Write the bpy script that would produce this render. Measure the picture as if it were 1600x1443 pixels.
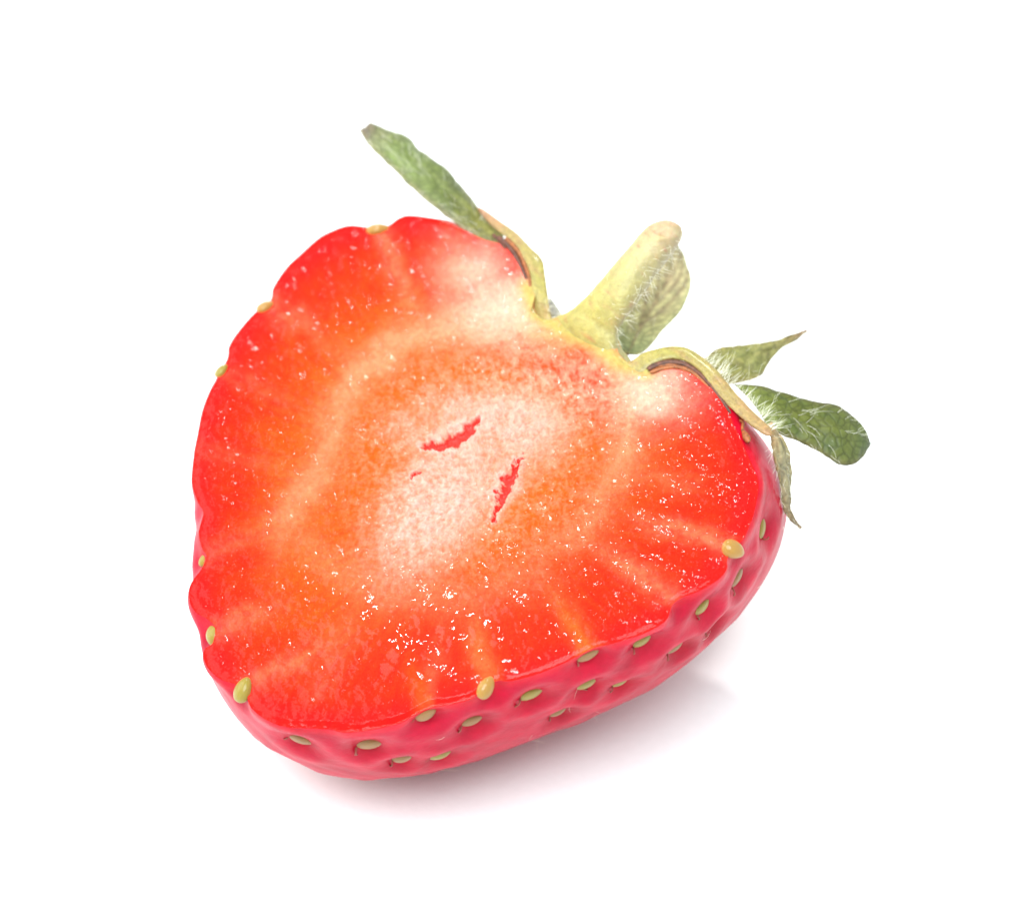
import bpy, math, random
import numpy as np
from mathutils import Vector, Matrix

random.seed(7)
rng = np.random.default_rng(11)
scene = bpy.context.scene
for o in list(bpy.data.objects):
    bpy.data.objects.remove(o)

# ------------------------------------------------------------------ camera
ELEV = math.radians(45)
DIST, LENS, SENSOR = 0.40, 200.0, 36.0
O = np.array([0.0, 0.0, 0.0222])                 # a point of the cut plane, in the middle of the view
RIGHT = np.array([1.0, 0, 0])
UP = np.array([0, math.sin(ELEV), math.cos(ELEV)])
BACK = np.array([0, -math.cos(ELEV), math.sin(ELEV)])
CAM = O + BACK * DIST
cd = bpy.data.cameras.new('camera'); cam = bpy.data.objects.new('camera', cd)
scene.collection.objects.link(cam); scene.camera = cam
cd.lens, cd.sensor_width, cd.sensor_fit = LENS, SENSOR, 'HORIZONTAL'
cd.clip_start, cd.clip_end = 0.01, 50
cam.location = CAM; cam.rotation_euler = (math.pi/2 - ELEV, 0, 0)
cd.dof.use_dof = True; cd.dof.focus_distance = DIST - 0.004; cd.dof.aperture_fstop = 32

# ------------------------------------------------------------------ light: a white studio tent, a big softbox, a small flash
world = bpy.data.worlds.new('World'); scene.world = world; world.use_nodes = True
bg = world.node_tree.nodes['Background']
bg.inputs[0].default_value = (0.90, 0.985, 1.0, 1); bg.inputs[1].default_value = 0.70

def area(name, direction, dist, size, power, color=(1, 1, 1)):
    l = bpy.data.lights.new(name, 'AREA'); l.shape = 'DISK'; l.size = size; l.energy = power; l.color = color
    o = bpy.data.objects.new(name, l); scene.collection.objects.link(o)
    d = Vector(direction).normalized(); o.location = Vector((0, 0, 0.01)) + d * dist
    o.rotation_euler = d.to_track_quat('Z', 'Y').to_euler()
    return o
area('softbox', (-1.0, 0.25, 0.85), 1.1, 1.0, 8.5, (1, 0.985, 0.96))
area('front_softbox', (-0.14, -0.50, 1.15), 1.1, 0.8, 16.5, (0.85, 0.975, 1))
area('flash_lamp', (-0.10, 0.58, 0.90), 1.2, 0.13, 4.8, (1, 0.99, 0.97))

scene.view_settings.view_transform = 'Standard'; scene.view_settings.look = 'None'
scene.view_settings.gamma = 1; scene.view_settings.use_curve_mapping = False
scene.view_settings.exposure = 0.24
scene.cycles.use_denoising = True
scene.cycles.max_bounces = 10

# ------------------------------------------------------------------ the cut plane and its coordinates
TILT = math.radians(35)
ndir = np.array([-0.30, 0.954]); ndir /= np.linalg.norm(ndir)
N = math.sin(TILT)*(ndir[0]*RIGHT + ndir[1]*UP) + math.cos(TILT)*BACK     # cut-face normal
PX = SENSOR/LENS*DIST/1600                                                # size of one photo unit, about 45 micrometres
BASE = np.array([-0.001, -0.004, 0.0])

def bp(xy, h=0.0):
    """photo units (x right, y down) on the plane h millimetres above the cut face -> 3D point"""
    xy = np.asarray(xy, float)
    a = (xy[..., 0] - 800)/1600*SENSOR/LENS
    b = -(xy[..., 1] - 721.5)/1600*SENSOR/LENS
    d = a[..., None]*RIGHT + b[..., None]*UP - BACK
    hh = np.asarray(h, float)*1e-3
    t = (np.dot(O - CAM, N) + hh)/(d @ N)
    return CAM + d*np.expand_dims(t, -1)

def proj(P):
    q = P - CAM; z = -(q @ BACK)
    return np.stack([(q @ RIGHT)/z*LENS/SENSOR*1600 + 800, 721.5 - (q @ UP)/z*LENS/SENSOR*1600], -1)

# ------------------------------------------------------------------ numpy helpers
PERM = np.random.default_rng(3).permutation(4096)
GRAD = np.random.default_rng(4).normal(size=(4096, 2)); GRAD /= np.linalg.norm(GRAD, axis=1)[:, None]
def perlin(x, y):
    x = np.asarray(x, float); y = np.asarray(y, float)
    xi = np.floor(x).astype(int); yi = np.floor(y).astype(int); fx = x-xi; fy = y-yi
    def g(i, j, dx, dy):
        k = PERM[(PERM[i & 4095] + j) & 4095]; v = GRAD[k]
        return v[..., 0]*dx + v[..., 1]*dy
    u = fx*fx*fx*(fx*(fx*6-15)+10); w = fy*fy*fy*(fy*(fy*6-15)+10)
    a = g(xi, yi, fx, fy); b = g(xi+1, yi, fx-1, fy); c = g(xi, yi+1, fx, fy-1); d = g(xi+1, yi+1, fx-1, fy-1)
    return ((a*(1-u)+b*u)*(1-w) + (c*(1-u)+d*u)*w)*1.5
def fbm(x, y, s, octv=4, off=0.0):
    v = 0; a = 1; t = 0
    for k in range(octv):
        v = v + a*perlin(x/s*2**k + off + 17.3*k, y/s*2**k + off*0.7 + 9.1*k); t += a; a *= 0.55
    return v/t
def sst(a, b, x):
    t = np.clip((x-a)/(b-a), 0, 1); return t*t*(3-2*t)
def lin(r, g, b):
    c = np.array([r, g, b])/255.0
    return np.where(c <= 0.04045, c/12.92, ((c+0.055)/1.055)**2.4)
def mix(a, b, w):
    return a*(1-w[..., None]) + b*w[..., None]
def seg_dist(X, Y, pts):
    """distance to a polyline and the position along it (0..1)"""
    best = np.full(X.shape, 1e9); par = np.zeros(X.shape); n = len(pts)-1
    for i in range(n):
        ax, ay = pts[i]; bx, by = pts[i+1]
        t = np.clip(((X-ax)*(bx-ax)+(Y-ay)*(by-ay))/((bx-ax)**2+(by-ay)**2+1e-9), 0, 1)
        d = np.hypot(X-ax-t*(bx-ax), Y-ay-t*(by-ay)); m = d < best
        best = np.where(m, d, best); par = np.where(m, (i+t)/n, par)
    return best, par
def crom(P, n, closed=False):
    """Catmull-Rom through P, n samples, even in control-point spacing"""
    P = np.asarray(P, float); k = len(P)
    if closed:
        L = np.linalg.norm(np.roll(P, -1, 0)-P, axis=1); Q = np.concatenate([P[-1:], P, P[:2]])
    else:
        L = np.linalg.norm(P[1:]-P[:-1], axis=1); Q = np.concatenate([2*P[:1]-P[1:2], P, 2*P[-1:]-P[-2:-1]])
    cum = np.concatenate([[0], np.cumsum(L)])
    s = np.linspace(0, cum[-1], n, endpoint=not closed)
    i = np.clip(np.searchsorted(cum, s, 'right')-1, 0, len(L)-1); t = (s-cum[i])/np.maximum(L[i], 1e-12)
    return crom_at(Q, i, t), i, t
def crom_at(Q, i, t):
    p0, p1, p2, p3 = Q[i], Q[i+1], Q[i+2], Q[i+3]; t = t[:, None]
    return 0.5*((2*p1)+(-p0+p2)*t+(2*p0-5*p1+4*p2-p3)*t*t+(-p0+3*p1-3*p2+p3)*t**3)

# ------------------------------------------------------------------ mesh helpers
def new_obj(name, mesh, mat, parent):
    o = bpy.data.objects.new(name, mesh); scene.collection.objects.link(o)
    if mat is not None and not mesh.materials: mesh.materials.append(mat)
    if parent is not None: o.parent = parent
    return o
def mesh_np(name, V, F, mat, parent, col=None, local=True, smooth=True):
    V = np.asarray(V, float).reshape(-1, 3)
    if local: V = V - BASE
    m = bpy.data.meshes.new(name)
    F = np.asarray(F, int)
    m.vertices.add(len(V)); m.vertices.foreach_set('co', V.ravel().astype(np.float32))
    k = F.shape[1]
    m.loops.add(F.size); m.loops.foreach_set('vertex_index', F.ravel().astype(np.int32))
    m.polygons.add(len(F)); m.polygons.foreach_set('loop_start', (np.arange(len(F))*k).astype(np.int32))
    m.polygons.foreach_set('use_smooth', np.full(len(F), smooth))
    m.update(calc_edges=True); m.validate()
    if col is not None:
        a = m.color_attributes.new('Col', 'FLOAT_COLOR', 'POINT')
        c = np.ones((len(V), 4), np.float32); c[:, :3] = np.asarray(col).reshape(-1, 3); a.data.foreach_set('color', c.ravel())
    return new_obj(name, m, mat, parent)
def grid_faces(nu, nv, wrap_u=False, wrap_v=False, off=0, flip=False):
    i = np.arange(nu if wrap_u else nu-1); j = np.arange(nv if wrap_v else nv-1)
    I, J = np.meshgrid(i, j, indexing='ij'); I2 = (I+1) % nu; J2 = (J+1) % nv
    f = np.stack([I*nv+J, I2*nv+J, I2*nv+J2, I*nv+J2], -1).reshape(-1, 4)
    return (f[:, ::-1] if flip else f) + off
def normals_of(G):
    a = np.gradient(G, axis=0); b = np.gradient(G, axis=1); n = np.cross(a, b)
    return n/np.maximum(np.linalg.norm(n, axis=-1, keepdims=True), 1e-15)

# ------------------------------------------------------------------ materials
def nodes_mat(name):
    m = bpy.data.materials.new(name); m.use_nodes = True
    nt = m.node_tree; p = nt.nodes['Principled BSDF']
    return m, nt, p
def setp(p, **kw):
    for k, v in kw.items(): p.inputs[k.replace('_', ' ')].default_value = v
def noise_node(nt, scale, detail=3, rough=0.55, vec=None, dist=0.0):
    n = nt.nodes.new('ShaderNodeTexNoise'); n.inputs['Scale'].default_value = scale
    n.inputs['Detail'].default_value = detail; n.inputs['Roughness'].default_value = rough; n.inputs['Distortion'].default_value = dist
    nt.links.new(vec, n.inputs['Vector']); return n
def ramp(nt, src, stops):
    r = nt.nodes.new('ShaderNodeValToRGB'); e = r.color_ramp.elements
    while len(e) < len(stops): e.new(0.5)
    for k, (p, c) in enumerate(stops):
        e[k].position = p; e[k].color = (*c, 1) if not np.isscalar(c) else (c, c, c, 1)
    nt.links.new(src, r.inputs[0]); return r
def mixc(nt, mode, fac, a, b):
    n = nt.nodes.new('ShaderNodeMix'); n.data_type = 'RGBA'; n.blend_type = mode
    for sock, v in ((n.inputs[0], fac), (n.inputs[6], a), (n.inputs[7], b)):
        if hasattr(v, 'links'): nt.links.new(v, sock)
        elif np.isscalar(v): sock.default_value = v
        else: sock.default_value = (*v, 1)
    return n.outputs[2]
def bump(nt, height, dist, strength=1.0, normal=None):
    b = nt.nodes.new('ShaderNodeBump'); b.inputs['Distance'].default_value = dist; 
    if hasattr(strength, 'links'): nt.links.new(strength, b.inputs['Strength'])
    else: b.inputs['Strength'].default_value = strength
    nt.links.new(height, b.inputs['Height'])
    if normal is not None: nt.links.new(normal, b.inputs['Normal'])
    return b.outputs[0]
def coords(nt): return nt.nodes.new('ShaderNodeTexCoord').outputs['Object']
def attr(nt):
    a = nt.nodes.new('ShaderNodeVertexColor'); a.layer_name = 'Col'; return a.outputs[0]
def mathn(nt, op, a, b):
    n = nt.nodes.new('ShaderNodeMath'); n.operation = op; n.inputs[2].default_value = 0.08
    for s, v in ((n.inputs[0], a), (n.inputs[1], b)):
        if hasattr(v, 'links'): nt.links.new(v, s)
        else: s.default_value = v
    return n.outputs[0]

def mat_flesh():
    m, nt, p = nodes_mat('wet cut flesh'); v = coords(nt)
    fine = noise_node(nt, 2600, 3, 0.6, v); cell = noise_node(nt, 6500, 2, 0.5, v)
    f = ramp(nt, fine.outputs[0], [(0.3, 0.80), (0.7, 1.12)])
    c = mixc(nt, 'MULTIPLY', 0.8, attr(nt), f.outputs[0])
    nt.links.new(c, p.inputs['Base Color'])
    p.inputs['Specular IOR Level'].default_value = 0.02
    setp(p, Roughness=0.5, Subsurface_Weight=0.35, Subsurface_Scale=0.0011, Coat_Weight=0.4, Coat_Roughness=0.065, Coat_IOR=1.33)
    p.inputs['Subsurface Radius'].default_value = (1.0, 0.28, 0.12)
    n1 = bump(nt, fine.outputs[0], 0.00010, 0.7); n1 = bump(nt, cell.outputs[0], 0.00005, 0.6, n1)
    nt.links.new(n1, p.inputs['Normal'])
    wa = nt.nodes.new('ShaderNodeAttribute'); wa.attribute_name = 'Wet'; wet = wa.outputs['Fac']
    big = noise_node(nt, 750, 1.5, 0.5, v, 0.8); mid = noise_node(nt, 2100, 1.5, 0.55, v, 0.5)
    k = bump(nt, big.outputs[0], 0.00026, mathn(nt, 'MAXIMUM', mathn(nt, 'SUBTRACT', 0.62, mathn(nt, 'MULTIPLY', wet, 0.42)), 0.12))
    nt.links.new(mathn(nt, 'MULTIPLY_ADD', wet, 0.7), p.inputs['Coat Weight']); k = bump(nt, mid.outputs[0], 0.00014, mathn(nt, 'MAXIMUM', mathn(nt, 'SUBTRACT', 0.75, mathn(nt, 'MULTIPLY', wet, 0.62)), 0.10), k)
    nt.links.new(k, p.inputs['Coat Normal'])
    return m
def mat_skin():
    m, nt, p = nodes_mat('glossy strawberry skin'); v = coords(nt)
    n = noise_node(nt, 420, 5, 0.65, v); f = ramp(nt, n.outputs[0], [(0.3, 0.62), (0.7, 1.2)])
    nt.links.new(mixc(nt, 'MULTIPLY', 0.7, attr(nt), f.outputs[0]), p.inputs['Base Color'])
    p.inputs['Specular IOR Level'].default_value = 0.06
    setp(p, Roughness=0.4, Subsurface_Weight=0.3, Subsurface_Scale=0.0010, Coat_Weight=0.15, Coat_Roughness=0.07, Coat_IOR=1.45)
    p.inputs['Subsurface Radius'].default_value = (1.0, 0.25, 0.2)
    f2 = noise_node(nt, 1800, 3, 0.6, v); b = bump(nt, f2.outputs[0], 0.00006, 0.6)
    nt.links.new(b, p.inputs['Normal']); nt.links.new(bump(nt, n.outputs[0], 0.00028, 0.7), p.inputs['Coat Normal'])
    return m
def mat_plant(name, rough=0.5, sss=0.25, noise_scale=1500, lo=0.78, hi=1.15, bmp=0.00012, coat=0.0, vein=0.0, transl=0.0):
    m, nt, p = nodes_mat(name); v = coords(nt)
    n = noise_node(nt, noise_scale, 4, 0.65, v); f = ramp(nt, n.outputs[0], [(0.28, lo), (0.72, hi)])
    c = mixc(nt, 'MULTIPLY', 1.0, attr(nt), f.outputs[0]); h = n.outputs[0]
    if vein:
        w = nt.nodes.new('ShaderNodeTexVoronoi'); w.feature = 'DISTANCE_TO_EDGE'; w.inputs['Scale'].default_value = 1500
        nd = nt.nodes.new('ShaderNodeVectorMath'); nd.operation = 'MULTIPLY_ADD'
        nz = noise_node(nt, 700, 2, 0.5, v); nt.links.new(nz.outputs[1], nd.inputs[0]); nd.inputs[1].default_value = (0.0009,)*3
        nt.links.new(v, nd.inputs[2]); nt.links.new(nd.outputs[0], w.inputs['Vector'])
        r = ramp(nt, w.outputs['Distance'], [(0.0, 1.0-vein), (0.16, 1.0)])
        c = mixc(nt, 'MULTIPLY', 1.0, c, r.outputs[0]); h = mathn(nt, 'ADD', mathn(nt, 'MULTIPLY', r.outputs[0], 0.8), h)
    nt.links.new(c, p.inputs['Base Color'])
    setp(p, Roughness=rough, Subsurface_Weight=sss, Subsurface_Scale=0.0006, Coat_Weight=coat, Coat_Roughness=0.2)
    p.inputs['Subsurface Radius'].default_value = (0.8, 1.0, 0.3)
    nt.links.new(bump(nt, h, bmp, 0.8), p.inputs['Normal'])
    if transl:
        t = nt.nodes.new('ShaderNodeBsdfTranslucent'); nt.links.new(c, t.inputs[0])
        ms = nt.nodes.new('ShaderNodeMixShader'); ms.inputs[0].default_value = transl
        out = nt.nodes['Material Output']; nt.links.new(p.outputs[0], ms.inputs[1]); nt.links.new(t.outputs[0], ms.inputs[2]); nt.links.new(ms.outputs[0], out.inputs[0])
    return m
def mat_plain(name, rgb, rough=0.5, nscale=2500, lo=0.7, hi=1.15, coat=0.0, bmp=0.00006, sss=0.0):
    m, nt, p = nodes_mat(name); v = coords(nt)
    n = noise_node(nt, nscale, 3, 0.6, v); f = ramp(nt, n.outputs[0], [(0.3, lo), (0.7, hi)])
    nt.links.new(mixc(nt, 'MULTIPLY', 1.0, tuple(rgb), f.outputs[0]), p.inputs['Base Color'])
    setp(p, Roughness=rough, Coat_Weight=coat, Coat_Roughness=0.12, Subsurface_Weight=sss, Subsurface_Scale=0.0004)
    nt.links.new(bump(nt, n.outputs[0], bmp, 0.7), p.inputs['Normal']); return m

M_flesh, M_skin = mat_flesh(), mat_skin()
M_stem = mat_plant('pale green stem', 0.5, 0.3, 1800, 0.8, 1.12, 0.00022, 0.1)
M_sepal = mat_plant('green sepal', 0.5, 0.0, 1800, 0.78, 1.2, 0.00012, 0.0, 0.35, 0.35)
M_dry = mat_plant('dried sepal', 0.6, 0.1, 2200, 0.65, 1.2, 0.00018, 0.0, 0.25, 0.2)
M_rim = mat_plant('cut calyx rim', 0.42, 0.3, 2600, 0.7, 1.18, 0.00035, 0.3)
M_seed = [mat_plain('achene olive', lin(172, 148, 50), 0.38, 1800, 0.6, 1.2, 0.4, 0.0002, 0.15),
          mat_plain('achene amber', lin(196, 144, 58), 0.35, 1800, 0.6, 1.2, 0.5, 0.0002, 0.15),
          mat_plain('achene tan', lin(170, 122, 62), 0.4, 1800, 0.6, 1.2, 0.35, 0.0002, 0.15)]
M_style = mat_plain('dry style', lin(150, 62, 45), 0.6)
M_hair = mat_plain('pale plant hair', lin(240, 236, 214), 0.4, 2500, 0.95, 1.05, 0, 0.00001)
M_brown = mat_plain('dried stamen', lin(150, 84, 38), 0.55, 3500, 0.45, 1.3)
M_dark = mat_plain('dark dried fibre', lin(92, 52, 36), 0.6, 3500, 0.4, 1.5)

# ------------------------------------------------------------------ white surface under the berry
def build_surface():
    n = 3; s = 1.5
    G = np.array([[(-s+2*s*i/(n-1), -s+2*s*j/(n-1), 0) for j in range(n)] for i in range(n)])
    m, nt, p = nodes_mat('matt white paper'); v = coords(nt)
    nz = noise_node(nt, 1500, 4, 0.6, v)
    f = ramp(nt, nz.outputs[0], [(0.3, 0.875), (0.7, 0.9)])
    nt.links.new(f.outputs[0], p.inputs['Base Color']); setp(p, Roughness=0.6); p.inputs['Specular IOR Level'].default_value = 0.3
    nt.links.new(bump(nt, nz.outputs[0], 0.00005, 0.5), p.inputs['Normal'])
    o = mesh_np('table_surface', G, grid_faces(n, n), m, None, local=False)
    o['kind'] = 'structure'; o['label'] = 'plain matt white surface under the strawberry half'
build_surface()

# ------------------------------------------------------------------ the strawberry
berry = bpy.data.objects.new('strawberry_half', None); scene.collection.objects.link(berry)
berry.location = BASE; berry.empty_display_size = 0.01
berry['label'] = 'halved ripe red strawberry with green leaves and stem, cut face up, on white surface'
berry['category'] = 'strawberry'

# outline of the cut face (clockwise from the left of the neck); the second list is the same outline without the neck
OUT = [(838,454),(833,430),(818,404),(796,384),(756,373),(730,360),(705,345),(680,340),(640,335),(622,340),(608,350),(590,356),(570,353),(544,351),
 (517,360),(497,371),(470,395),(447,417),(427,447),(424,462),(418,474),(400,485),(377,510),(358,538),(354,560),(337,591),(325,614),(315,642),(308,677),
 (302,710),(299,752),(308,782),(317,800),(310,830),(315,855),(322,868),(314,888),(298,910),(295,935),(305,955),(324,966),(336,980),(332,1003),(320,1012),
 (317,1025),(326,1044),(345,1060),(368,1068),(384,1082),(392,1104),(417,1124),(446,1134),(478,1136),(514,1138),(540,1143),(582,1138),(624,1128),(650,1114),
 (672,1104),(700,1100),(736,1090),(757,1074),(776,1062),(800,1062),(844,1050),(890,1030),(925,1012),(960,1003),(1004,989),(1039,969),(1050,944),(1066,932),
 (1094,921),(1122,904),(1135,888),(1136,872),(1146,856),(1160,842),(1168,826),(1176,806),(1182,780),(1185,758),(1182,740),(1168,709),(1155,680),(1142,651),
 (1137,620),(1114,596),(1088,580),(1052,570),(1024,573),(1008,570),(985,567),(966,550),(962,520),(950,490),(928,466),(905,478),(882,490),(862,497),(845,496),(832,478)]
OUT2 = list(OUT)
for k, p in zip(range(91, 103), [(1014,586),(1000,582),(985,576),(968,568),(950,560),(932,550),(915,540),(898,530),(880,518),(862,506),(848,492),(834,474)]):
    if k < len(OUT2): OUT2[k] = p
CEN = np.array([752.0, 770.0])
NT = 1200
Pout, ii, tt = crom(OUT, NT, True)
Q2 = np.array(OUT2, float); Q2 = np.concatenate([Q2[-1:], Q2, Q2[:2]])
Pbody = crom_at(Q2, ii, tt)
def smooth_closed(P, sig):
    k = np.arange(-4*sig, 4*sig+1); w = np.exp(-0.5*(k/sig)**2); w /= w.sum()
    return sum(w[j]*np.roll(P, -k[j], 0) for j in range(len(k)))
Psm = smooth_closed(Pbody, 42)
# undo the shrinkage of the smoothing
Psm = Psm + (smooth_closed(Pbody - Psm, 75))

# seeds that sit on the rim or on the visible side: x, y, length, width, direction of the long axis, material
SEEDS = [(466,1164,40,19,-8,0),(577,1171,42,23,14,0),(631,1192,34,21,18,0),(689,1187,34,16,14,0),(667,1117,40,25,28,1),(759,1073,38,22,58,1),
 (741,1137,36,17,10,0),(834,1094,40,19,24,0),(921,1028,38,19,18,1),(921,1079,36,21,32,0),(974,1076,28,14,20,0),(1010,1010,36,21,28,0),(1105,955,36,22,48,0),
 (1161,907,36,18,64,0),(1141,853,36,26,-20,1),(1122,980,30,14,40,0),(1202,826,36,13,84,0),(876,1124,30,11,22,0),(1062,1021,28,11,34,0),
 (332,991,40,31,-80,0),(379,1079,40,25,68,0),(316,874,24,14,66,0),(344,577,26,18,60,0),(410,471,30,21,36,1),(590,346,37,22,6,1)]

NR = 150
phi = np.linspace(0, math.pi/2, NR)
DEPTH = 20.5
EDGE = 0.10
def build_skin():
    Z = np.zeros((NT, NR, 3))
    d0 = Psm - CEN; ang = np.arctan2(d0[:, 1], d0[:, 0])
    # where the flank swells out beyond the cut edge
    ka = [-180,-160,-120,-75,-50,-32,-20,-10,5,15,30,45,60,80,100,120,140,160,175,180]
    kb = [.06,.03,.02,.0,.02,.12,.27,.25,.09,.015,-.02,-.03,-.035,-.015,-.01,.0,.075,.12,.10,.06]
    bulge = np.interp(np.degrees(ang), ka, kb)
    kk = np.arange(-30, 31); gw = np.exp(-0.5*(kk/12.0)**2); gw /= gw.sum(); bulge = sum(gw[q]*np.roll(bulge, -kk[q]) for q in range(len(kk)))
    for j, f in enumerate(phi):
        w = sst(0.0, 0.10, f)
        P = Pout*(1-w) + Psm*w
        s = np.cos(f)**0.92 + bulge*max(math.sin(2*f), 0)**0.7*np.cos(f)
        Z[:, j] = bp(CEN + (P-CEN)*s[:, None], 0.0) - N*(EDGE*1e-3 + DEPTH*1e-3*math.sin(f)**0.97)
    return Z
SK = build_skin()
def grid_normals(G):
    a = np.roll(G, -1, 0) - np.roll(G, 1, 0); b = np.gradient(G, axis=1); n = np.cross(a, b)
    n /= np.maximum(np.linalg.norm(n, axis=-1, keepdims=True), 1e-15); return n
SN = grid_normals(SK)
if np.mean(np.sum(SN[:, 5]*(SK[:, 5]-SK[:, -1].mean(0)), -1)) < 0: SN = -SN; FLIP = True
else: FLIP = False
# gentle lumps
px_s = proj(SK)
arc = np.linspace(0, 2*math.pi, NT, endpoint=False)[:, None]
lump = fbm(10*np.cos(arc)+0*phi+phi*6, 10*np.sin(arc)+phi*5, 3.0, 3)
SK = SK + SN*(lump*0.00030*sst(0.02, 0.25, phi)[None, :])[..., None]
# seat the seeds on the skin
face_cam = np.sum(SN*(CAM - SK), -1) > 0
seed_sites = []
for (x, y, L, W, a, mt) in SEEDS:
    d = np.hypot(px_s[..., 0]-x, px_s[..., 1]-y) + np.where(face_cam, 0, 25) + (np.arange(NR) > 75)[None, :]*500
    k = np.unravel_index(np.argmin(d), d.shape)
    seed_sites.append([k, L, W, a, mt])
# more seeds round the sides, out of the photograph's sight but part of the berry
pts = [SK[s[0]] for s in seed_sites]
for row in range(1, 5):
    jj = [0, 18, 40, 63, 88][row]
    cnt = [0, 20, 18, 15, 11][row]
    for c in range(cnt):
        k = (int((c + 0.5*(row % 2))*NT/cnt + rng.integers(-8, 8)) % NT, int(jj + rng.integers(-4, 4)))
        P = SK[k]
        if 0.915*NT < k[0] or k[0] < 12: continue
        if min(np.linalg.norm(P-q) for q in pts) < 0.0034: continue
        if face_cam[k] and 330 < px_s[k][0]: continue
        pts.append(P); seed_sites.append([k, 36, 21, None, 0])
PIT = np.zeros((NT, NR)); PITC = np.zeros((NT, NR))
for (k, L, W, a, mt) in seed_sites:
    d = np.linalg.norm(SK - SK[k], axis=-1)
    edge = k[1] < 3
    PIT += -(0.00020 if edge else 0.00068)*np.exp(-(d/0.00122)**2) + (0.0 if edge else 0.00007)*np.exp(-((d-0.0024)/0.0007)**2)
    PITC = np.maximum(PITC, np.exp(-(d/0.0012)**2))
SK = SK + SN*(PIT*sst(0.0, 0.06, phi)[None, :])[..., None]
SN2 = grid_normals(SK); SN2 = -SN2 if FLIP else SN2
base_skin = mix(np.broadcast_to(lin(176, 3, 40), SK.shape), np.broadcast_to(lin(150, 3, 10), SK.shape), PITC*0.9)
pn = fbm(px_s[..., 0], px_s[..., 1], 70, 3)
base_skin = mix(base_skin, np.broadcast_to(lin(186, 6, 54), SK.shape), np.clip(0.3+pn*0.6, 0, 1)*0.5)
neck = np.exp(-(np.hypot(px_s[..., 0]-915, px_s[..., 1]-505)/85)**2)
base_skin = mix(base_skin, np.broadcast_to(lin(196, 178, 100), SK.shape), np.clip(neck*1.5, 0, 1))
rimc = np.broadcast_to(sst(0.05, 0.0, phi)[None, :], (NT, NR))*(1-np.clip(neck*1.5, 0, 1))
base_skin = mix(base_skin, np.broadcast_to(lin(214, 16, 30), SK.shape), rimc*0.6)
V = SK.reshape(-1, 3); print('skin min z', V[:, 2].min(), 'at', proj(V[[V[:, 2].argmin()]]))
skin = mesh_np('skin', V, grid_faces(NT, NR, wrap_u=True, flip=FLIP), M_skin, berry, base_skin)

# ------------------------------------------------------------------ cut face
NF = 330
rho = (np.arange(NF)+0.0)/(NF-1)
rho = rho**0.85; rho[0] = 0.002
FP = CEN + (Pout[:, None, :]-CEN)*rho[None, :, None]
# straighten the rays of the inner face so that the pattern does not follow the small lobes of the rim
wr = sst(0.55, 0.95, rho)[None, :, None]
FP2 = CEN + (Psm[:, None, :]-CEN)*rho[None, :, None]
FP = FP2*(1-wr) + FP*wr
X, Y = FP[..., 0], FP[..., 1]
nb = fbm(X, Y, 60, 4); nm = fbm(X, Y, 22, 4, 5.0); nf = fbm(X, Y, 8, 3, 11.0); ng = fbm(X, Y, 5, 2, 41.0); nx = fbm(X, Y, 45, 3, 23.0); ny = fbm(X, Y, 45, 3, 31.0)
Xw, Yw = X + nx*16, Y + ny*16
Xr, Yr = X + nf*9 + nm*9, Y + np.roll(nf, 40, 0)*9 + np.roll(nm, 60, 0)*9
edge_d, _ = seg_dist(X, Y, [tuple(p) for p in Psm[::12]] + [tuple(Psm[0])])
ed_true = np.minimum(edge_d, (1-rho)[None, :]*430)
RED, ORG, DEEP = lin(226, 30, 6), lin(230, 66, 8), lin(205, 12, 16)
PEACH, PALE, WHITE, YEL = lin(228, 118, 82), lin(229, 142, 118), lin(224, 148, 136), lin(170, 150, 84)
B = lambda c: np.broadcast_to(c, X.shape+(3,))
C = mix(B(RED), B(ORG), sst(30, 170, ed_true + nb*45))
# the lower right flesh is the reddest, the upper left more orange
lowred = sst(0.0, 1.0, ((X-560)*0.45+(Y-860)*0.9)/190)
C = mix(C, B(RED), lowred*0.75)
C = mix(C, B(DEEP), sst(46, 6, ed_true)*0.75)
mott = np.clip(0.5 + nf*0.55 + nm*0.65 + ng*0.30, 0, 1)
# vascular ring
def line(pts, w, soft=1.0, fade=None, warp=1.0):
    d, t = seg_dist(X + (Xw-X)*warp, Y + (Yw-Y)*warp, pts); g = np.exp(-(d/w)**2)*soft
    if fade is not None: g = g*np.interp(t, np.linspace(0, 1, len(fade)), fade)
    return g
ring = np.maximum.reduce([
    line([(850,500),(760,508),(680,518),(610,545),(560,585),(528,640),(515,700),(480,765),(440,812),(432,880)], 27, 0.95, [1,1,1,.95,.9,.8,.7,.75,.5,.1]),
    line([(950,560),(982,620),(978,690),(962,740),(935,790),(890,840),(820,870)], 26, 0.85, [1,1,.9,.7,.55,.45,.2]),
    line([(440,812),(500,870),(600,930),(720,935),(830,890)], 30, 0.25)])
C = mix(C, B(PEACH), np.clip(ring*(0.85+0.4*mott), 0, 1)*0.95)
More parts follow.
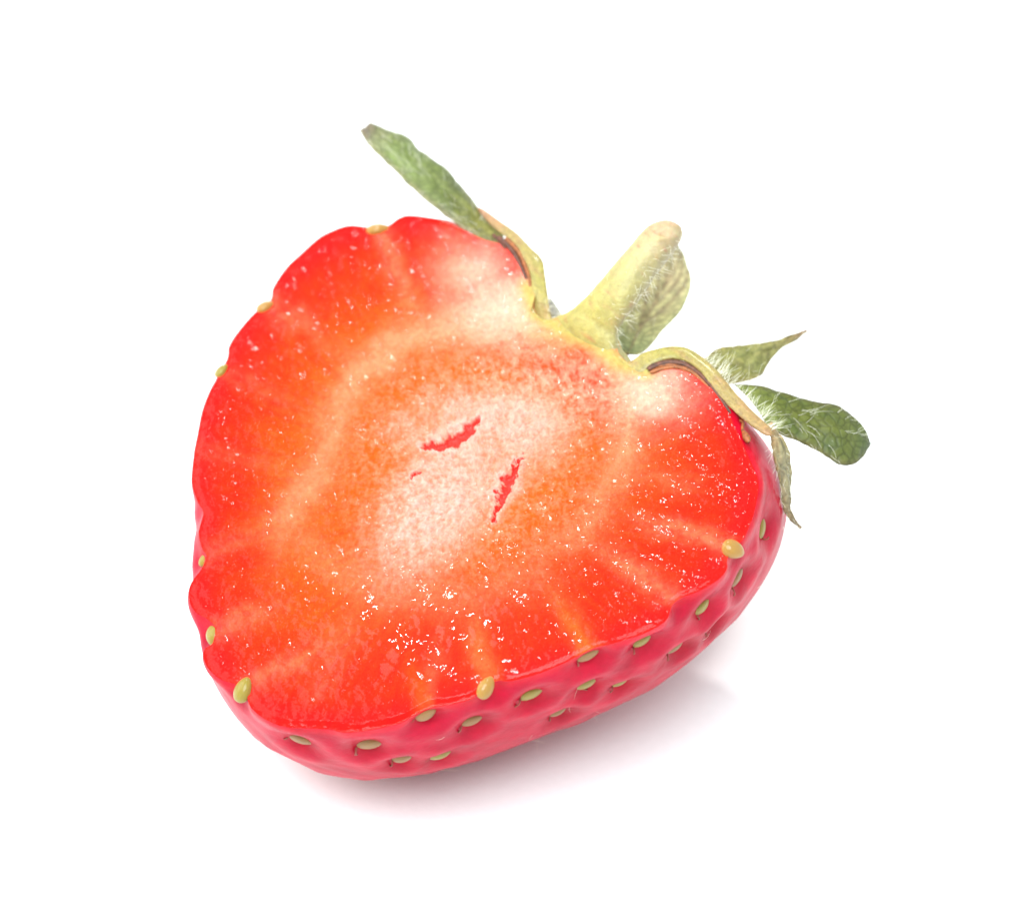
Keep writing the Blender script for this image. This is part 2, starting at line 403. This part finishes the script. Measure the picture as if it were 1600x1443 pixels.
# the orange zone inside the ring, then the pale torn pith
inner = np.exp(-(((Xw-735)/200)**2+((Yw-715)/190)**2)**2)*(1-0.8*np.clip(ring, 0, 1))
C = mix(C, B(lin(230, 86, 20)), inner*0.7)
C = mix(C, B(PALE), inner*np.clip(mott*1.5-0.45, 0, 1)*0.42)
ca, sa = math.cos(math.radians(-52)), math.sin(math.radians(-52))
def ell(cx, cy, a, b, ang, pw=1.5):
    c, s = math.cos(math.radians(ang)), math.sin(math.radians(ang))
    u = ((Xr-cx)*c+(Yr-cy)*s)/a; v = (-(Xr-cx)*s+(Yr-cy)*c)/b
    return np.exp(-(u*u+v*v)**pw)
pith = np.clip(ell(690, 778, 132, 70, -52) + 0.7*ell(765, 645, 95, 32, 12) + 0.6*ell(828, 668, 58, 62, 0) + 0.35*ell(640, 670, 50, 30, 0), 0, 1)
C = mix(C, B(lin(228, 112, 78)), np.clip(pith*1.2, 0, 1)*0.8)
C = mix(C, B(WHITE), np.clip(pith*(0.25+1.0*mott), 0, 1)*0.92)
up = np.exp(-(((Xw-880)/130)**2+((Yw-600)/75)**2))
C = mix(C, B(PALE), up*np.clip(mott*1.2-0.1, 0, 1)*0.8)
# pale shoulders beside the neck
sh = np.maximum(np.exp(-(((Xw-790)/80)**2+((Yw-478)/50)**2)), np.exp(-(((Xw-1020)/52)**2+((Yw-612)/42)**2)))
sh = np.maximum(sh, 0.75*np.exp(-(((Xw-745)/55)**2+((Yw-425)/48)**2)))
C = mix(C, B(lin(230, 158, 136)), np.clip(sh*1.15, 0, 1)*(0.75+0.25*mott))
# bundles that run out to the seeds
rays = [([(652,520),(628,440),(596,362)],14,.75),([(540,560),(480,510),(420,474)],15,.5),([(440,812),(380,838),(325,868)],14,.3),([(440,945),(390,962),(342,984)],16,.6),
 ([(520,1000),(450,1040),(388,1068)],15,.6),([(690,1000),(680,1050),(668,1104)],12,.35),([(735,960),(750,1010),(760,1062)],14,.5),([(990,812),(1060,826),(1136,850)],14,.85),
 ([(930,850),(990,890),(1046,926)],16,.8),([(850,900),(880,950),(915,1012)],16,.3),([(715,480),(712,430),(706,380)],22,.4),([(985,740),(1030,745),(1080,755)],16,.4),
 ([(470,640),(420,610),(352,578)],14,.25),([(470,740),(400,720),(320,700)],14,.2),([(560,930),(540,990),(500,1080)],18,.25)]
for pts_, w_, a_ in rays:
    C = mix(C, B(PEACH), line(pts_, w_*1.15, a_*0.62, [.3, 1, .9], 1.0)*np.clip(0.55+0.5*mott+0.5*nm, 0, 1))
orays = [([(860,920),(890,970),(915,1010)],16,.7),([(735,960),(752,1010),(760,1060)],20,.5),([(640,1040),(655,1070),(662,1100)],16,.5)]
for pts_, w_, a_ in orays: C = mix(C, B(lin(235,92,8)), line(pts_, w_, a_*0.7, [.2, .8, 1], 0.8))
# yellow-green tissue under the stem and along the calyx
yl = np.exp(-(((Xw-915)/62)**2+((Yw-504)/34)**2))
d_y, _ = seg_dist(X, Y, [(826,450),(838,490),(880,515),(930,535),(968,565),(1010,578)])
yl = np.maximum(yl, 0.8*np.exp(-(d_y/15)**2))
C = mix(C, B(YEL), np.clip(yl*1.25, 0, 1))
C = mix(C, B(lin(160, 146, 66)), np.clip(np.exp(-(((Xw-928)/34)**2+((Yw-500)/26)**2)), 0, 1)*0.6)
# general fine mottling
th_ = np.arctan2(Y-CEN[1], X-CEN[0]); rr_ = np.hypot(X-CEN[0], Y-CEN[1])
fib = perlin(th_*34 + nx*0.8, rr_/70 + ny) * sst(120, 260, rr_)
C = C*(1 + 0.12*nf + 0.06*nm + 0.05*ng)[..., None]
C[..., 1] *= np.clip(1 + 0.30*fib*np.clip(1-C[..., 1]/0.12, 0, 1), 0.5, 1.6)
# torn slits in the pith
def slit(pts, w, fade, rag=1.0, a=1.3, b=0.3):
    d, t = seg_dist(X + nf*8*rag + nm*12, Y - nf*6*rag + np.roll(nm, 30, 0)*12, pts)
    return sst(a, b, d/np.maximum(w*np.interp(t, np.linspace(0, 1, len(fade)), fade), 0.5))
SLITS = [([(662,698),(690,692),(718,684),(735,668),(750,652)], 9.0, [.4,1,1.2,.8,.3]),
         ([(770,808),(780,780),(793,755),(803,735),(814,714)], 8.0, [.6,.7,1.3,.7,.3]), ([(644,748),(652,742)], 3.2, [1,.6])]
SL = np.maximum.reduce([slit(*q, 1.7, 1.05, 0.6) for q in SLITS]); HALO = np.maximum.reduce([slit(*q, 1.0, 3.6, 1.0) for q in SLITS])
C = mix(C, B(lin(226, 158, 146)), np.clip(HALO*(0.3+0.8*mott), 0, 1)*0.75); SLH = np.maximum.reduce([slit(*q, 0.25, 1.5, 0.15) for q in SLITS])
C = mix(C, B(lin(228, 36, 30)), np.clip(SL*1.25, 0, 0.95))
WETZ = np.exp(-(((X-670)/200)**2+((Y-985)/110)**2))
ua, va = (X*0.71 - Y*0.71), (X*0.71 + Y*0.71)      # streaks run up to the right
RIP = (0.016+0.13*WETZ)*perlin(va/30+3, ua/44) + (0.012+0.022*WETZ)*perlin(va/10+9, ua/15) + 0.42*np.exp(-(((X-590)/130)**2+((Y-1050)/110)**2))
H = -EDGE*sst(0.965, 1.0, rho)[None, :]**1.5 + 0*X          # rounded rim
H = H + 0.10*nb + 0.055*nm*(0.4+pith) + 0.05*nf*pith*(1-SLH) - 0.38*SLH + 0.09*HALO*(1-SLH)*nf + 0.07*HALO*(1-SLH)*ng + 0.16*pith*nm + 0.05*ng*pith*(1-SLH) + RIP
wj = sst(0.97, 1.0, rho)[None, :]; H = H*(1-wj) - EDGE*wj       # meets the skin just below the cut plane
G = bp(FP, 0) + N*(H*1e-3)[..., None]
WET = 0.42 + 0.6*np.exp(-(((X-670)/190)**2+((Y-985)/110)**2)) + 0.10*np.exp(-(((X-950)/200)**2+((Y-800)/160)**2)) + 0.2*np.exp(-(((X-450)/110)**2+((Y-480)/120)**2))
face = mesh_np('cut_face', G, grid_faces(NT, NF, wrap_u=True, flip=not FLIP), M_flesh, berry, C)
face['label'] = 'wet cut face with orange-red flesh, pale ring and torn white pith'
at_ = face.data.attributes.new('Wet', 'FLOAT', 'POINT'); at_.data.foreach_set('value', WET.ravel().astype(np.float32))
# close the pin-hole at the centre
def fix_normals(o):
    m = o.data; import bmesh
    b = bmesh.new(); b.from_mesh(m); b.verts.ensure_lookup_table()
    b.faces.new([b.verts[i*NF] for i in range(NT)][::(-1 if True else 1)])
    b.normal_update(); b.to_mesh(m); b.free()
fix_normals(face)

# ------------------------------------------------------------------ seeds
def seed_mesh(name, sx):
    nu, nv = 20, 12; V = []
    for i in range(nu):
        u = math.pi*i/(nu-1); r = math.sin(u)**0.85; z = -math.cos(u)
        r *= (1 - 0.20*z - 0.12*z*z)
        for j in range(nv):
            a = 2*math.pi*j/nv; V.append((z*0.5, r*0.5*math.cos(a), r*0.5*math.sin(a)*0.72 + 0.03*math.cos(3*u)*sx))
    m = bpy.data.meshes.new(name)
    F = grid_faces(nu, nv, wrap_v=True).tolist(); m.from_pydata(V, [], F); m.update()
    for p in m.polygons: p.use_smooth = True
    return m
seed_meshes = []
for mt in (0, 1, 2):
    sm = seed_mesh('achene', 0.5); sm.materials.append(M_seed[mt]); seed_meshes.append(sm)
def tube_np(path, rad, sides=6):
    path = np.asarray(path, float); n = len(path); rad = np.broadcast_to(rad, (n,))
    T = np.gradient(path, axis=0); T /= np.maximum(np.linalg.norm(T, axis=1, keepdims=True), 1e-15)
    ref = np.array([0.3, 0.5, 0.8]); A = np.cross(T, ref); A /= np.maximum(np.linalg.norm(A, axis=1, keepdims=True), 1e-15); Bn = np.cross(T, A)
    a = np.arange(sides)/sides*2*math.pi
    R = path[:, None] + rad[:, None, None]*(np.cos(a)[None, :, None]*A[:, None] + np.sin(a)[None, :, None]*Bn[:, None])
    return R.reshape(-1, 3), grid_faces(n, sides, wrap_v=True)
def style_mesh():
    t = np.linspace(0, 1, 7); P = np.stack([-0.46-0.16*t, -0.5*t**1.6*0.7, 0.10+0.35*np.sin(t*2.2)], -1)
    V, F = tube_np(P, np.interp(t, [0, .8, 1], [0.045, 0.035, 0.07]), 5)
    m = bpy.data.meshes.new('style'); m.from_pydata(V.tolist(), [], F.tolist()); m.update(); m.materials.append(M_style)
    for p in m.polygons: p.use_smooth = True
    return m
sty = style_mesh()
for q, (k, L, W, a, mt) in enumerate(seed_sites):
    n = SN[k]
    if a is None:
        t = RIGHT*rng.normal()*0.4 + N + UP*0.2*rng.normal()
    else:
        t = math.cos(math.radians(a))*RIGHT + math.sin(math.radians(a))*UP
        # rim seeds look at the camera, the others lie in the skin
        if k[1] < 3: n = n*0.6 + N*0.8
    n = n/np.linalg.norm(n); t = t - n*np.dot(t, n); t /= np.linalg.norm(t); b = np.cross(n, t)
    l, w = L*PX*1.02, W*PX*1.3
    # foreshortened ones on the flank are as wide as the rest
    if k[1] < 3: l, w = L*PX*1.0, W*PX*1.08
    if a is not None and k[1] >= 3: w = max(w, 0.00108); l = max(l, 0.00150)
    jit = rng.uniform(0.88, 1.08); l *= jit; w *= jit*rng.uniform(0.92, 1.06)
    if k[1] >= 3 and rng.random() < 0.3: mt = 2
    sink = -0.00004 if k[1] < 3 else 0.00002
    pos = SK[k] + n*sink - BASE
    Mx = Matrix(((t[0]*l, b[0]*w, n[0]*w, pos[0]), (t[1]*l, b[1]*w, n[1]*w, pos[1]), (t[2]*l, b[2]*w, n[2]*w, pos[2]), (0, 0, 0, 1)))
    o = new_obj('achene', seed_meshes[mt], None, berry); o.matrix_local = Mx
    if k[1] >= 3:
        s = new_obj('style', sty, None, o)
        s.rotation_euler = (rng.normal()*0.5, 0, rng.normal()*0.3); s.scale = (1, 1+0.4*rng.random(), 1)

# ------------------------------------------------------------------ hair
def hairs(name, roots, dirs, lens, parent, mat=None, rad=0.000018, curl=0.5, droop=0.0):
    VV, FF, off = [], [], 0
    for p, d, l in zip(roots, dirs, lens):
        d = d/np.linalg.norm(d); c = rng.normal(size=3); c -= d*np.dot(c, d); c /= np.linalg.norm(c)
        t = np.linspace(0, 1, 6)[:, None]
        P = p + d*l*t + c*l*curl*(t**2)*rng.random() + np.array([0, 0, -1])*droop*l*t**2
        V_, F_ = tube_np(P, rad*np.array([1, 1, .9, .8, .6, .25]), 4)
        VV.append(V_); FF.append(F_+off); off += len(V_)
    o = mesh_np(name, np.concatenate(VV), np.concatenate(FF), mat or M_hair, parent); o['kind'] = 'stuff'
    return o

# ------------------------------------------------------------------ sepals: two traced edges, a cupped and wrinkled blade with thickness
def sepal(e1, e2, col_fn, mat, cup=0.6, wr=0.15, thick=0.16, label=None, n_hair=0, hair_len=0.0011, hair_dir=0.7, seed=0.0, fold=0.0, both=True, mid=0.0):
    nu, nv = 60, 22
    A = crom(np.array(e1, float), nu)[0]; Bq = crom(np.array(e2, float), nu)[0]
    v = np.linspace(0, 1, nv); u = np.linspace(0, 1, nu)
    E = A[:, None]*(1-v)[None, :, None] + Bq[:, None]*v[None, :, None]
    G = bp(E[..., :2], E[..., 2])
    n = normals_of(G); 
    if np.mean(np.sum(n*BACK, -1)) < 0: n = -n
    wid = np.linalg.norm(G[:, -1]-G[:, 0], axis=-1)[:, None]
    U, Vv = np.meshgrid(u, v, indexing='ij')
    prof = 4*Vv*(1-Vv)
    d = cup*prof*wid*0.35 + wr*1e-3*fbm(U*9+seed, Vv*4+seed, 1.0, 3)*sst(0, .1, U) - mid*1e-3*np.exp(-((Vv-0.5)/0.05)**2)
    d = d + fold*wid*np.sin(Vv*math.pi*2)*0.2
    G = G + n*d[..., None]
    n = normals_of(G)
    if np.mean(np.sum(n*BACK, -1)) < 0: n = -n
    th = thick*1e-3*np.sqrt(np.clip(prof, 0.05, 1))
    top = G + n*th[..., None]/2; bot = G - n*th[..., None]/2
    col = col_fn(U, Vv)
    V_ = np.concatenate([top.reshape(-1, 3), bot.reshape(-1, 3)]); K = nu*nv
    F1 = grid_faces(nu, nv); F2 = grid_faces(nu, nv, off=K, flip=True)
    ring_ = [i*nv for i in range(nu)] + [(nu-1)*nv+j for j in range(1, nv)] + [i*nv+nv-1 for i in range(nu-2, -1, -1)] + [j for j in range(nv-2, 0, -1)]
    S = np.array([(ring_[k], ring_[(k+1) % len(ring_)], ring_[(k+1) % len(ring_)]+K, ring_[k]+K) for k in range(len(ring_))])[:, ::-1]
    o = mesh_np('sepal', V_, np.concatenate([F1, F2, S]), mat, berry, np.concatenate([col.reshape(-1, 3)]*2))
    if label: o['label'] = label
    if n_hair:
        r, dd, ll = [], [], []
        T = np.gradient(G, axis=0); T /= np.maximum(np.linalg.norm(T, axis=-1, keepdims=True), 1e-15)
        for _ in range(n_hair):
            i = rng.integers(3, nu); j = rng.integers(0, nv)
            if rng.random() < 0.35: j = rng.choice([0, 1, nv-2, nv-1])
            side = (G[i, j]-G[i, nv//2]); side = side/(np.linalg.norm(side)+1e-9)
            r.append(top[i, j]); dd.append(n[i, j]*0.5 + T[i, j]*hair_dir + side*0.45 + rng.normal(size=3)*0.3); ll.append(hair_len*(0.5+rng.random()))
        hairs('hair', r, dd, ll, o, rad=0.0000085)
    return o
def colmap(stops, tipc=None, edge=None, ns=6.0, seed=0.0, patch=None, pa=0.5, midc=None):
    ps = [s[0] for s in stops]; cs = np.array([lin(*s[1]) for s in stops])
    def f(U, V):
        nz = fbm(U*ns+seed, V*2.5+seed, 1.0, 4)
        uu = np.clip(U + nz*0.08, 0, 1)
        c = np.stack([np.interp(uu, ps, cs[:, k]) for k in range(3)], -1)
        if patch is not None: c = mix(c, np.broadcast_to(lin(*patch), c.shape), np.clip(nz*2.2, 0, 1)*pa)
        if edge is not None: c = mix(c, np.broadcast_to(lin(*edge), c.shape), np.exp(-(np.minimum(V, 1-V)/0.07)**2)*0.7)
        if midc is not None:
            br = np.minimum.reduce([np.abs(V-0.5-0.04*np.sin(U*9))/0.035] + [np.abs((V-0.5)-sg*(U-u0)*0.9)/0.03 + 9*(U < u0) for sg in (-1, 1) for u0 in (0.25, 0.45, 0.62)])
            return mix(c, np.broadcast_to(lin(*midc), c.shape), np.exp(-br**2)*0.75)
        c = mix(c, np.broadcast_to(c.mean(axis=(0, 1))*1.7, c.shape), np.exp(-((V-0.5)/0.035)**2)*0.35*(1-U))
        return c
    return f

def E3(pts, h0, h1=0, pw=1.0):
    n = len(pts)
    if not np.isscalar(h0): return [(x, y, float(np.interp(i/(n-1), np.linspace(0, 1, len(h0)), h0))) for i, (x, y) in enumerate(pts)]
    return [(x, y, h0+(h1-h0)*(i/(n-1))**pw) for i, (x, y) in enumerate(pts)]
sepal(E3([(786,384),(752,376),(730,361),(707,346),(680,325),(647,297),(620,270),(590,242),(570,220),(562,203)], -0.7, 2.5),
      E3([(784,366),(760,345),(742,317),(720,290),(700,267),(676,248),(652,231),(635,212),(605,203),(582,194)], -1.6, 0.8),
      colmap([(0, (168,160,84)), (0.18, (140,136,66)), (0.4, (118,128,66)), (0.75, (138,152,86)), (0.93, (146,146,100)), (1, (146,126,108))], edge=(150,136,100), seed=3, patch=(110,108,84), pa=0.35),
      M_sepal, 0.35, 0.22, label='long green sepal standing out at the upper left, brownish at its tip', n_hair=170, seed=1.0)
sepal(E3([(962,542),(962,500),(985,452),(1012,412),(1036,380),(1052,366)], -4, -9),
      E3([(1000,553),(1014,543),(1036,515),(1058,494),(1073,468),(1080,440),(1073,408),(1060,380)], -4, -9),
      colmap([(0, (150,160,106)), (0.3, (184,180,124)), (0.7, (204,192,144)), (1, (160,150,112))], edge=(190,190,134), seed=9, patch=(160,140,110), pa=0.5, midc=(132,104,78)),
      M_sepal, -0.3, 0.25, label='pale olive sepal behind the stem with a brown middle vein', n_hair=30, seed=4.0, hair_len=0.0009, mid=0.15)
sepal(E3([(1088,572),(1104,557),(1118,546),(1142,541),(1168,538),(1197,534),(1215,531),(1236,523),(1260,516)], -4, -7),
      E3([(1128,602),(1155,598),(1171,594),(1190,586),(1197,574),(1207,559),(1223,543),(1244,532),(1261,518)], -5.5, -7),
      colmap([(0, (150,140,72)), (0.4, (140,138,76)), (0.75, (160,148,92)), (1, (150,110,80))], edge=(150,130,84), seed=14, patch=(112,116,60), pa=0.6),
      M_dry, 0.2, 0.3, label='olive pointed sepal at the back, its thin tip drawn out to the right', n_hair=26, seed=7.0, hair_len=0.0008)
sepal(E3([(1146,600),(1184,602),(1213,609),(1236,617),(1271,627),(1302,631),(1321,641),(1339,656),(1353,673),(1358,690)], -3.0, -7.0),
      E3([(1198,668),(1223,680),(1250,691),(1276,704),(1297,717),(1315,727),(1334,725),(1349,713),(1356,700),(1358,692)], -3.5, -8.0),
      colmap([(0, (140,150,70)), (0.25, (104,110,36)), (0.6, (100,106,40)), (0.85, (108,116,66)), (1, (124,126,88))], edge=(120,108,66), seed=21, patch=(72,96,48), pa=0.5),
      M_sepal, 0.35, 0.2, label='green rounded sepal sticking out to the right, netted with veins', n_hair=70, seed=11.0, hair_len=0.0012)
sepal(E3([(1196,664),(1205,688),(1207,709),(1213,733),(1219,759),(1221,783),(1226,799),(1236,814),(1250,823)], -0.4, -7.5),
      E3([(1204,660),(1226,690),(1235,709),(1236,727),(1236,751),(1235,775),(1236,796),(1243,811),(1252,824)], -1.4, -7.5),
      colmap([(0, (206,160,112)), (0.2, (178,164,122)), (0.6, (160,148,112)), (1, (160,124,84))], edge=(170,140,90), seed=27, patch=(120,114,92), pa=0.7),
      M_dry, 0.5, 0.3, label='dried folded sepal hanging down at the right, grey-brown', n_hair=70, seed=15.0, fold=0.6, hair_len=0.0009)
sepal(E3([(848,474),(852,486),(858,496)], -3.5, -2.5), E3([(861,466),(871,480),(880,494)], -3.5, -2.5),
      colmap([(0, (190,186,176)), (1, (206,200,184))], seed=33), M_dry, 0.2, 0.15, label='small greyish sepal tip between rim and stem', n_hair=10, seed=19.0, hair_len=0.0006)

# ------------------------------------------------------------------ stem and the cut calyx rim: rounded bands between two traced edges
def rail_tube(name, e1, e2, aspect, col_fn, mat, label=None, nu=70, nv=28, wob=0.03, flat=0.0, seed=0.0, cap=True):
    A = crom(np.array(e1, float), nu)[0]; Bq = crom(np.array(e2, float), nu)[0]
    PA, PB = bp(A[:, :2], A[:, 2]), bp(Bq[:, :2], Bq[:, 2])
    c = (PA+PB)/2; s = (PB-PA)/2; T = np.gradient(c, axis=0); T /= np.maximum(np.linalg.norm(T, axis=1, keepdims=True), 1e-15)
    w = np.linalg.norm(s, axis=1, keepdims=True); S = s/np.maximum(w, 1e-12); D = np.cross(S, T); D /= np.maximum(np.linalg.norm(D, axis=1, keepdims=True), 1e-15)
    if np.mean(D @ BACK) < 0: D = -D
    u = np.linspace(0, 1, nu); a = np.arange(nv)/nv*2*math.pi
    U, AA = np.meshgrid(u, a, indexing='ij')
    r = 1 + wob*fbm(U*14+seed, AA*1.1+seed, 1.0, 3)
    sa = np.sin(AA); up_ = np.where(sa > 0, sa*(1-flat), sa)
    asp = np.interp(u, np.linspace(0, 1, len(aspect)), aspect) if not np.isscalar(aspect) else np.full(nu, aspect)
    capf = np.ones(nu)
    if cap:
        k = 3; capf[-k:] = np.sqrt(np.clip(1-(np.arange(1, k+1)/k*0.97)**2, 0, 1))
    G = c[:, None] + (np.cos(AA)*r*capf[:, None])[..., None]*s[:, None] + (up_*r*asp[:, None]*capf[:, None])[..., None]*(w*D)[:, None]
    col = col_fn(U, AA/(2*math.pi))
    V_ = np.concatenate([G.reshape(-1, 3), c[:1], c[-1:]]); K = nu*nv
    F = grid_faces(nu, nv, wrap_v=True)
    caps = [[j, (j+1) % nv, K, K] for j in range(nv)]
    F = F.tolist()
    tri = [(j, (j+1) % nv, K) for j in range(nv)] + [((nu-1)*nv+(j+1) % nv, (nu-1)*nv+j, K+1) for j in range(nv)]
    m = bpy.data.meshes.new(name); m.from_pydata((V_-BASE).tolist(), [], F+tri); m.update()
    cc = np.concatenate([col.reshape(-1, 3), col[0, :1], col[-1, :1]])
    at = m.color_attributes.new('Col', 'FLOAT_COLOR', 'POINT'); q = np.ones((len(V_), 4), np.float32); q[:, :3] = cc; at.data.foreach_set('color', q.ravel())
    for p in m.polygons: p.use_smooth = True
    import bmesh
    b = bmesh.new(); b.from_mesh(m); bmesh.ops.recalc_face_normals(b, faces=b.faces); b.to_mesh(m); b.free()
    o = new_obj(name, m, mat, berry)
    if label: o['label'] = label
    return o, G, c, S, D, T
def stemcol(U, V):
    n = fbm(U*10, V*6, 1.0, 4, 2.0); n2 = fbm(U*26, V*9, 1.0, 3, 8.0)
    st = [0, .25, .6, .85, 1]; cs = np.array([lin(*c) for c in [(174,158,90),(164,152,78),(166,154,98),(174,154,112),(178,146,112)]])
    c = np.stack([np.interp(np.clip(U+n*.1, 0, 1), st, cs[:, k]) for k in range(3)], -1)
    c = mix(c, np.broadcast_to(lin(176,112,80), c.shape), np.clip(n2*2.4-0.5, 0, 1)*0.6)
    n3 = fbm(U*5, V*44, 1.0, 3, 6.0); c = mix(c, np.broadcast_to(lin(168,152,82), c.shape), np.clip(n3*1.6, 0, 1)*0.5); c = c*(1+0.18*fbm(U*4, V*60, 1.0, 2, 1.0))[..., None]
    c = mix(c, np.broadcast_to(lin(170,70,52), c.shape), np.clip(fbm(U*22, V*14, 1.0, 2, 19.0)*6-2.7, 0, 1)*0.8)
    return mix(c, np.broadcast_to(lin(150,142,108), c.shape), np.exp(-((V)/0.10)**2)*0.6+np.exp(-((V-1)/0.10)**2)*0.6)
st, SG, Sc, SS, SD, ST = rail_tube('stem',
    E3([(856,500),(872,493),(888,487),(915,466),(945,435),(975,400),(1005,365),(1020,349),(1030,345)], -0.9, 4.0),
    E3([(985,566),(968,548),(964,522),(972,503),(992,474),(1020,432),(1045,398),(1060,376),(1062,362)], -0.9, 4.0),
    [0.25, 0.4, 0.7, 0.9, 0.9, 0.9], stemcol, M_stem, 'pale yellow-green stem stub', wob=0.03, seed=2.0)
r, d, l = [], [], []
for _ in range(90):
    i = rng.integers(10, 66); j = rng.choice([0, 1, 2, 26, 27, 25, 3])
    r.append(SG[i, j]); d.append(SS[i]*0.8 - ST[i]*0.35*rng.normal() + rng.normal(size=3)*0.35); l.append(0.0008*(0.5+rng.random()))
for _ in range(40):
    i = rng.integers(10, 60); j = rng.integers(0, 28)
    r.append(SG[i, j]); d.append((SG[i, j]-Sc[i])/np.linalg.norm(SG[i, j]-Sc[i]) + ST[i]*0.6 + rng.normal(size=3)*0.3); l.append(0.0004*(0.5+rng.random()))
hairs('hair', r, d, l, st, rad=0.000010)

def rimcol(redend):
    def f(U, V):
        n = fbm(U*12, V*5, 1.0, 4, 4.0)
        st = [0, .3, .7, 1]; cs = np.array([lin(*c) for c in [(172,150,88),(154,142,64),(156,132,72),(166,108,80) if redend else (162,126,78)]])
        c = np.stack([np.interp(np.clip(U+n*.08, 0, 1), st, cs[:, k]) for k in range(3)], -1)
        c = mix(c, np.broadcast_to(lin(160,106,70), c.shape), np.clip(n*1.8, 0, 1)*0.5)
        c = c*(1+0.30*fbm(U*5, V*36, 1.0, 3, 3.0))[..., None]
        # outer and inner skins are darker than the pale section
        return mix(c, np.broadcast_to(lin(150,98,70), c.shape), np.clip(np.exp(-(np.minimum(V, 1-V)/0.05)**2)*0.6 + np.exp(-((V-0.5)/0.05)**2)*0.45, 0, 1))
    return f
rl, G1, c1, S1, D1, T1 = rail_tube('calyx_rim',
    E3([(868,512),(861,494),(858,478),(856,458),(851,428),(847,405),(830,388),(808,365),(782,346),(760,330),(746,322)], [-1.1,-.35,.05,.05,.0,-.1,-.2]),
    E3([(828,500),(832,480),(832,462),(831,450),(828,428),(820,408),(806,388),(792,372),(772,356),(756,340),(745,326)], [-1.1,-.35,.05,.05,-.1,-.3,-.5]),
    0.55, rimcol(True), M_rim, 'yellow-green cut section of the calyx left of the stem', wob=0.12, flat=0.45, seed=6.0)
rr, G2, c2, S2, D2, T2 = rail_tube('calyx_rim',
    E3([(945,562),(968,562),(985,564),(1004,552),(1026,545),(1050,541),(1076,545),(1100,560),(1122,580),(1148,612),(1174,640),(1198,662),(1210,672)], [-.9,-.2,.05,.05,.0,-.1,-.3]),
    E3([(965,592),(985,592),(1002,586),(1015,574),(1034,564),(1054,561),(1074,566),(1090,578),(1108,600),(1132,628),(1160,654),(1186,674),(1204,684)], [-.9,-.2,.05,.05,.0,-.1,-.3]),
    0.6, rimcol(False), M_rim, 'yellow-green cut section of the calyx right of the stem', wob=0.10, flat=0.45, seed=12.0)
r, d, l = [], [], []
for _ in range(190):
    i = rng.integers(32, 69); j = rng.choice([12, 13, 14, 15, 16, 17, 18])
    r.append(G2[i, j]); d.append(-S2[i]*1.0 + T2[i]*0.5 + rng.normal(size=3)*0.28); l.append(0.0012*(0.5+rng.random()))
hairs('hair', r, d, l, rr, rad=0.0000105)
r, d, l = [], [], []
for _ in range(60):
    i = rng.integers(8, 60); j = rng.choice([12, 13, 14, 15, 16])
    r.append(G1[i, j]); d.append(-S1[i]*0.6 + T1[i]*0.8*rng.normal() + rng.normal(size=3)*0.3); l.append(0.0004*(0.5+rng.random()))
hairs('hair', r, d, l, rl, rad=0.000012)

# ------------------------------------------------------------------ withered stamens between calyx and flesh
def stamen(pts, rad, mat, head=0.0, h=(0, 0)):
    P = crom(np.array(E3(pts, *h), float), 18)[0]; Q = bp(P[:, :2], P[:, 2])
    t = np.linspace(0, 1, 18); R = rad*PX*(1-0.3*t); R = R + head*PX*np.exp(-((t-0.85)/0.13)**2); R[-1] *= 0.4; R[0] *= 0.6
    V_, F_ = tube_np(Q, R, 7)
    return mesh_np('stamen', V_, F_, mat, berry)
stamen([(1146,640),(1153,655),(1161,660),(1160,670),(1165,680),(1170,691)], 3.0, M_brown, 4.0, (-1.0, 0.1))
stamen([(1136,628),(1148,640),(1158,650),(1166,654)], 3.5, M_brown, 2.0, (-0.8, -0.6))
for pts_, rd, mt in [([(1012,577),(1035,568),(1060,567),(1085,578),(1104,598)],5.5,M_dark),([(1016,582),(1040,575),(1064,574),(1088,586),(1112,610)],4.0,M_brown),
                     ([(1090,580),(1112,604),(1130,628),(1142,646)],3.5,M_dark),([(1020,574),(1042,570),(1058,572),(1070,580)],3.5,M_brown),
                     ([(778,370),(794,384),(806,400),(816,420),(824,440)],4.5,M_dark),([(790,372),(806,388),(816,404),(826,430),(829,452)],4.0,M_brown),
                     ([(770,366),(782,378),(790,390)],3.0,M_dark)]:
    stamen(pts_, rd, mt, 0, (0.05, -0.1))

# ------------------------------------------------------------------ loose fine fuzz on the flank
r, d, l = [], [], []
ok = np.argwhere(face_cam[:, 12:80])
for _ in range(16):
    i, j = ok[rng.integers(len(ok))]; j += 12
    r.append(SK[i, j]); tt_ = rng.normal(size=3); tt_ -= SN[i, j]*np.dot(tt_, SN[i, j]); d.append(tt_/np.linalg.norm(tt_) + SN[i, j]*0.45); l.append(0.0011*(0.4+rng.random()))
hairs('fuzz', r, d, l, skin, rad=0.0000075, curl=0.9)
